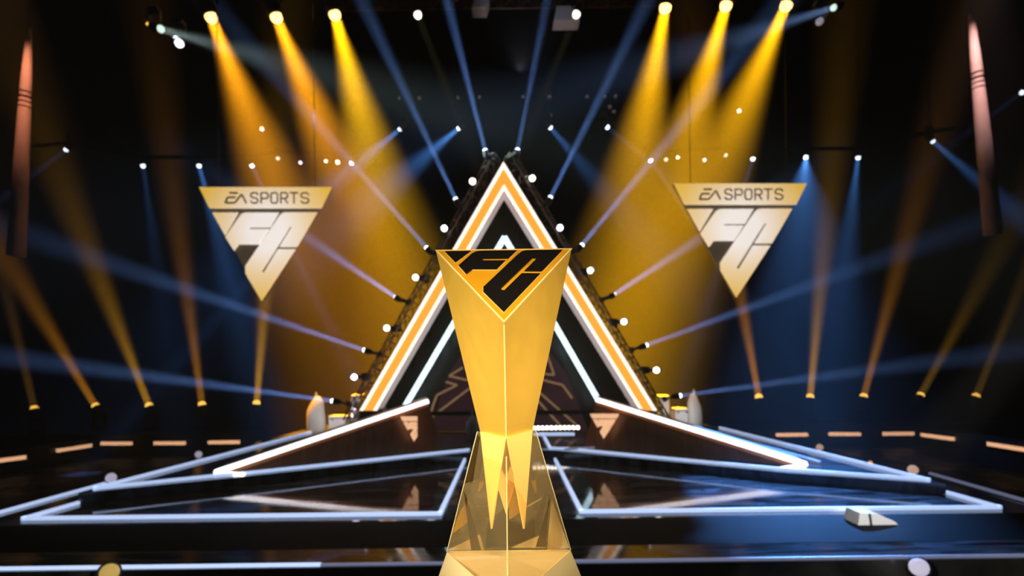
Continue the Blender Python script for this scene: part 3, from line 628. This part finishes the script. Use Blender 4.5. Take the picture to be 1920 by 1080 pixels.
case(658, 740, 677, 800, 11.3, 'pale upright case against the left foot of the arch'); case(616, 780, 652, 806, 11.0, 'low pale case left of the arch beside the covered stand')
case(1237, 742, 1256, 800, 11.3, 'pale upright case against the right foot of the arch'); case(1266, 766, 1293, 806, 11.0, 'low pale case right of the arch beside the covered stand')
def par(x, y, r, Y, label, lens, z0, tg=(945, 760, 1.5), mount=(0, 0, -1)): lamp(x, y, Y, tg, r, lens, label, 'floor lamps round the stage edge', mount=mount, name='floor_lamp')
par(663, 767, .04, 10.9, 'small white double lamp at the left foot of the arch', 'lens_violet', 0); par(660, 779, .03, 10.8, 'tiny white lamp low at the left foot of the arch', 'lens_violet', 0)
par(208, 896, .062, 6.9, 'lavender lamp on the left stage edge beside the low platform tip', 'lens_soft', 0); par(372, 852, .055, 9.0, 'small lavender lamp behind the left low platform', 'lens_soft', 0)
par(1712, 881, .06, 6.9, 'peach-white lamp on the right stage edge beside the low platform tip', 'lens_peach', 0); par(1537, 839, .055, 9.0, 'small peach lamp behind the right low platform', 'lens_peach', 0)
par(476, 847, .045, 9.0, 'small amber dot lamp behind the left wing panel', 'lens_amber', 0); par(1430, 834, .045, 9.0, 'small amber dot lamp behind the right wing panel', 'lens_amber', 0); par(1632, 868, .03, 8, 'tiny amber lamp on the right platform edge', 'lens_amber', 0)
par(1723, 1064, .062, 3.85, 'large lavender lamp at the lower right, on the stage front', 'lens_soft', 0, (1750, 900, 2), (0, 1, -.3)); par(205, 1074, .062, 3.85, 'large gold lamp at the lower left, cut by the bottom edge', 'lens_gold', 0, (300, 900, 2), (0, 1, -.3))
# white wedge monitor on the front step
wz = .004
def wedge():
    a = at(1606, 968, 5.02); t = thing('wedge_monitor', (at(1640, 990, 4.85).x, 4.85, wz), 'white wedge-shaped stage monitor on the stage apron at the right', 'stage monitor')
    x0, x1 = at(1606, 990, 4.78).x, at(1682, 990, 4.78).x; y0 = 4.76
    P = [Vector((x0, y0, wz)), Vector((x1, y0, wz)), Vector((x1-.03, y0, wz+.03)), Vector((x0+.16, y0, wz+.11)), Vector((x0+.02, y0, wz+.115))]
    MB().prism(P, (0, .2, 0)).build('cabinet', 'case', t, bevel=.006)
    MB().bar((x0+.115, y0-.006, wz+.005), (x0+.10, y0-.006, wz+.11), .014).build('seam', 'black', t)
wedge()
# fabric sleeved cables high at both sides
def sleeve(P, Y, label, band):
    t = thing('fabric_sleeve', at(*P[-1], Y), label, 'hanging sleeve', 'fabric sleeves hanging at the sides')
    top, bot = at(*P[0], Y), at(*P[-1], Y); d = bot-top
    MB().lathe(top, d, [(0, .03), (.06, .055), (.2, .085), (band-.01, .10), (band, .085), (band+.02, .10), (.6, .125), (1, .15)], 14).build('sleeve', 'pink', t, smooth=True)
    for k in range(4): MB().lathe(top+d*(band-.02+k*.022), d.normalized()*.025, [(0, .104), (.5, .112), (1, .104)], 14).build('rope_ring', 'rope', t)
    MB().bar(top, Vector((top.x, Y, 14.9)), .02).build('hanging_cable', 'black', t)
    return top, bot, t
for P, label, col, pw in (([(55, 52), (30, 480)], 'salmon fabric sleeve hanging at the far left', (1, .42, .22), 2300), ([(1820, 18), (1862, 440)], 'pink fabric sleeve hanging at the far right', (1, .68, .66), 3800)):
    top, bot, t = sleeve(P, 10.4, label, .30)
    sx = -1 if top.x > 0 else 1
    spot('sleeve_fill_light', top+Vector((sx*1.0, -1.6, .6)), top+(bot-top)*.3, pw, col, 40, .05, 1.0, parent=t)  # unseen coloured spot added to light the sleeve
for x, o in ((-3.3, 'left'), (3.5, 'right')): spot('stand_fill_light', (x*.96, 9.6, .5), (x*1.09, 11.0, .75), 260, (1, .95, .92), 70, .05, .8)  # bodiless spots added to brighten the grey stands
cover(886, 779, 816, 24, 9.9, 'small grey cloth-covered stand just left of the trophy waist')
def hung(x0, y0, x1, y1, Y, label):
    a, b = at(x0, y0, Y), at(x1, y1, Y); t = thing('hanging_speaker', ((a.x+b.x)/2, Y, b.z), label, 'hanging speaker', 'grey boxes hanging from the ceiling rig')
    MB().prism([(a.x+.08, Y, a.z), (b.x, Y, a.z), (b.x-.08, Y, b.z), (a.x, Y, b.z)], (0, .4, 0)).build('body', 'case', t, bevel=.02)
    MB().bar(((a.x+b.x)/2, Y+.2, a.z-.01), ((a.x+b.x)/2, Y+.2, 15), .03).build('hanging_rod', 'black', t)
hung(1038, 10, 1094, 38, 13.0, 'dark grey slanted box hanging right of the right pale lamp'); hung(884, -6, 918, 14, 13.0, 'small grey box hanging at the top edge above the arch apex')
spot('hung_box_spot', (.4, 11.2, 7.6), at(1000, 10, 13.0), 500, (.8, .8, 1), 60, .05, .8)  # bodiless spot aimed at the two hanging boxes
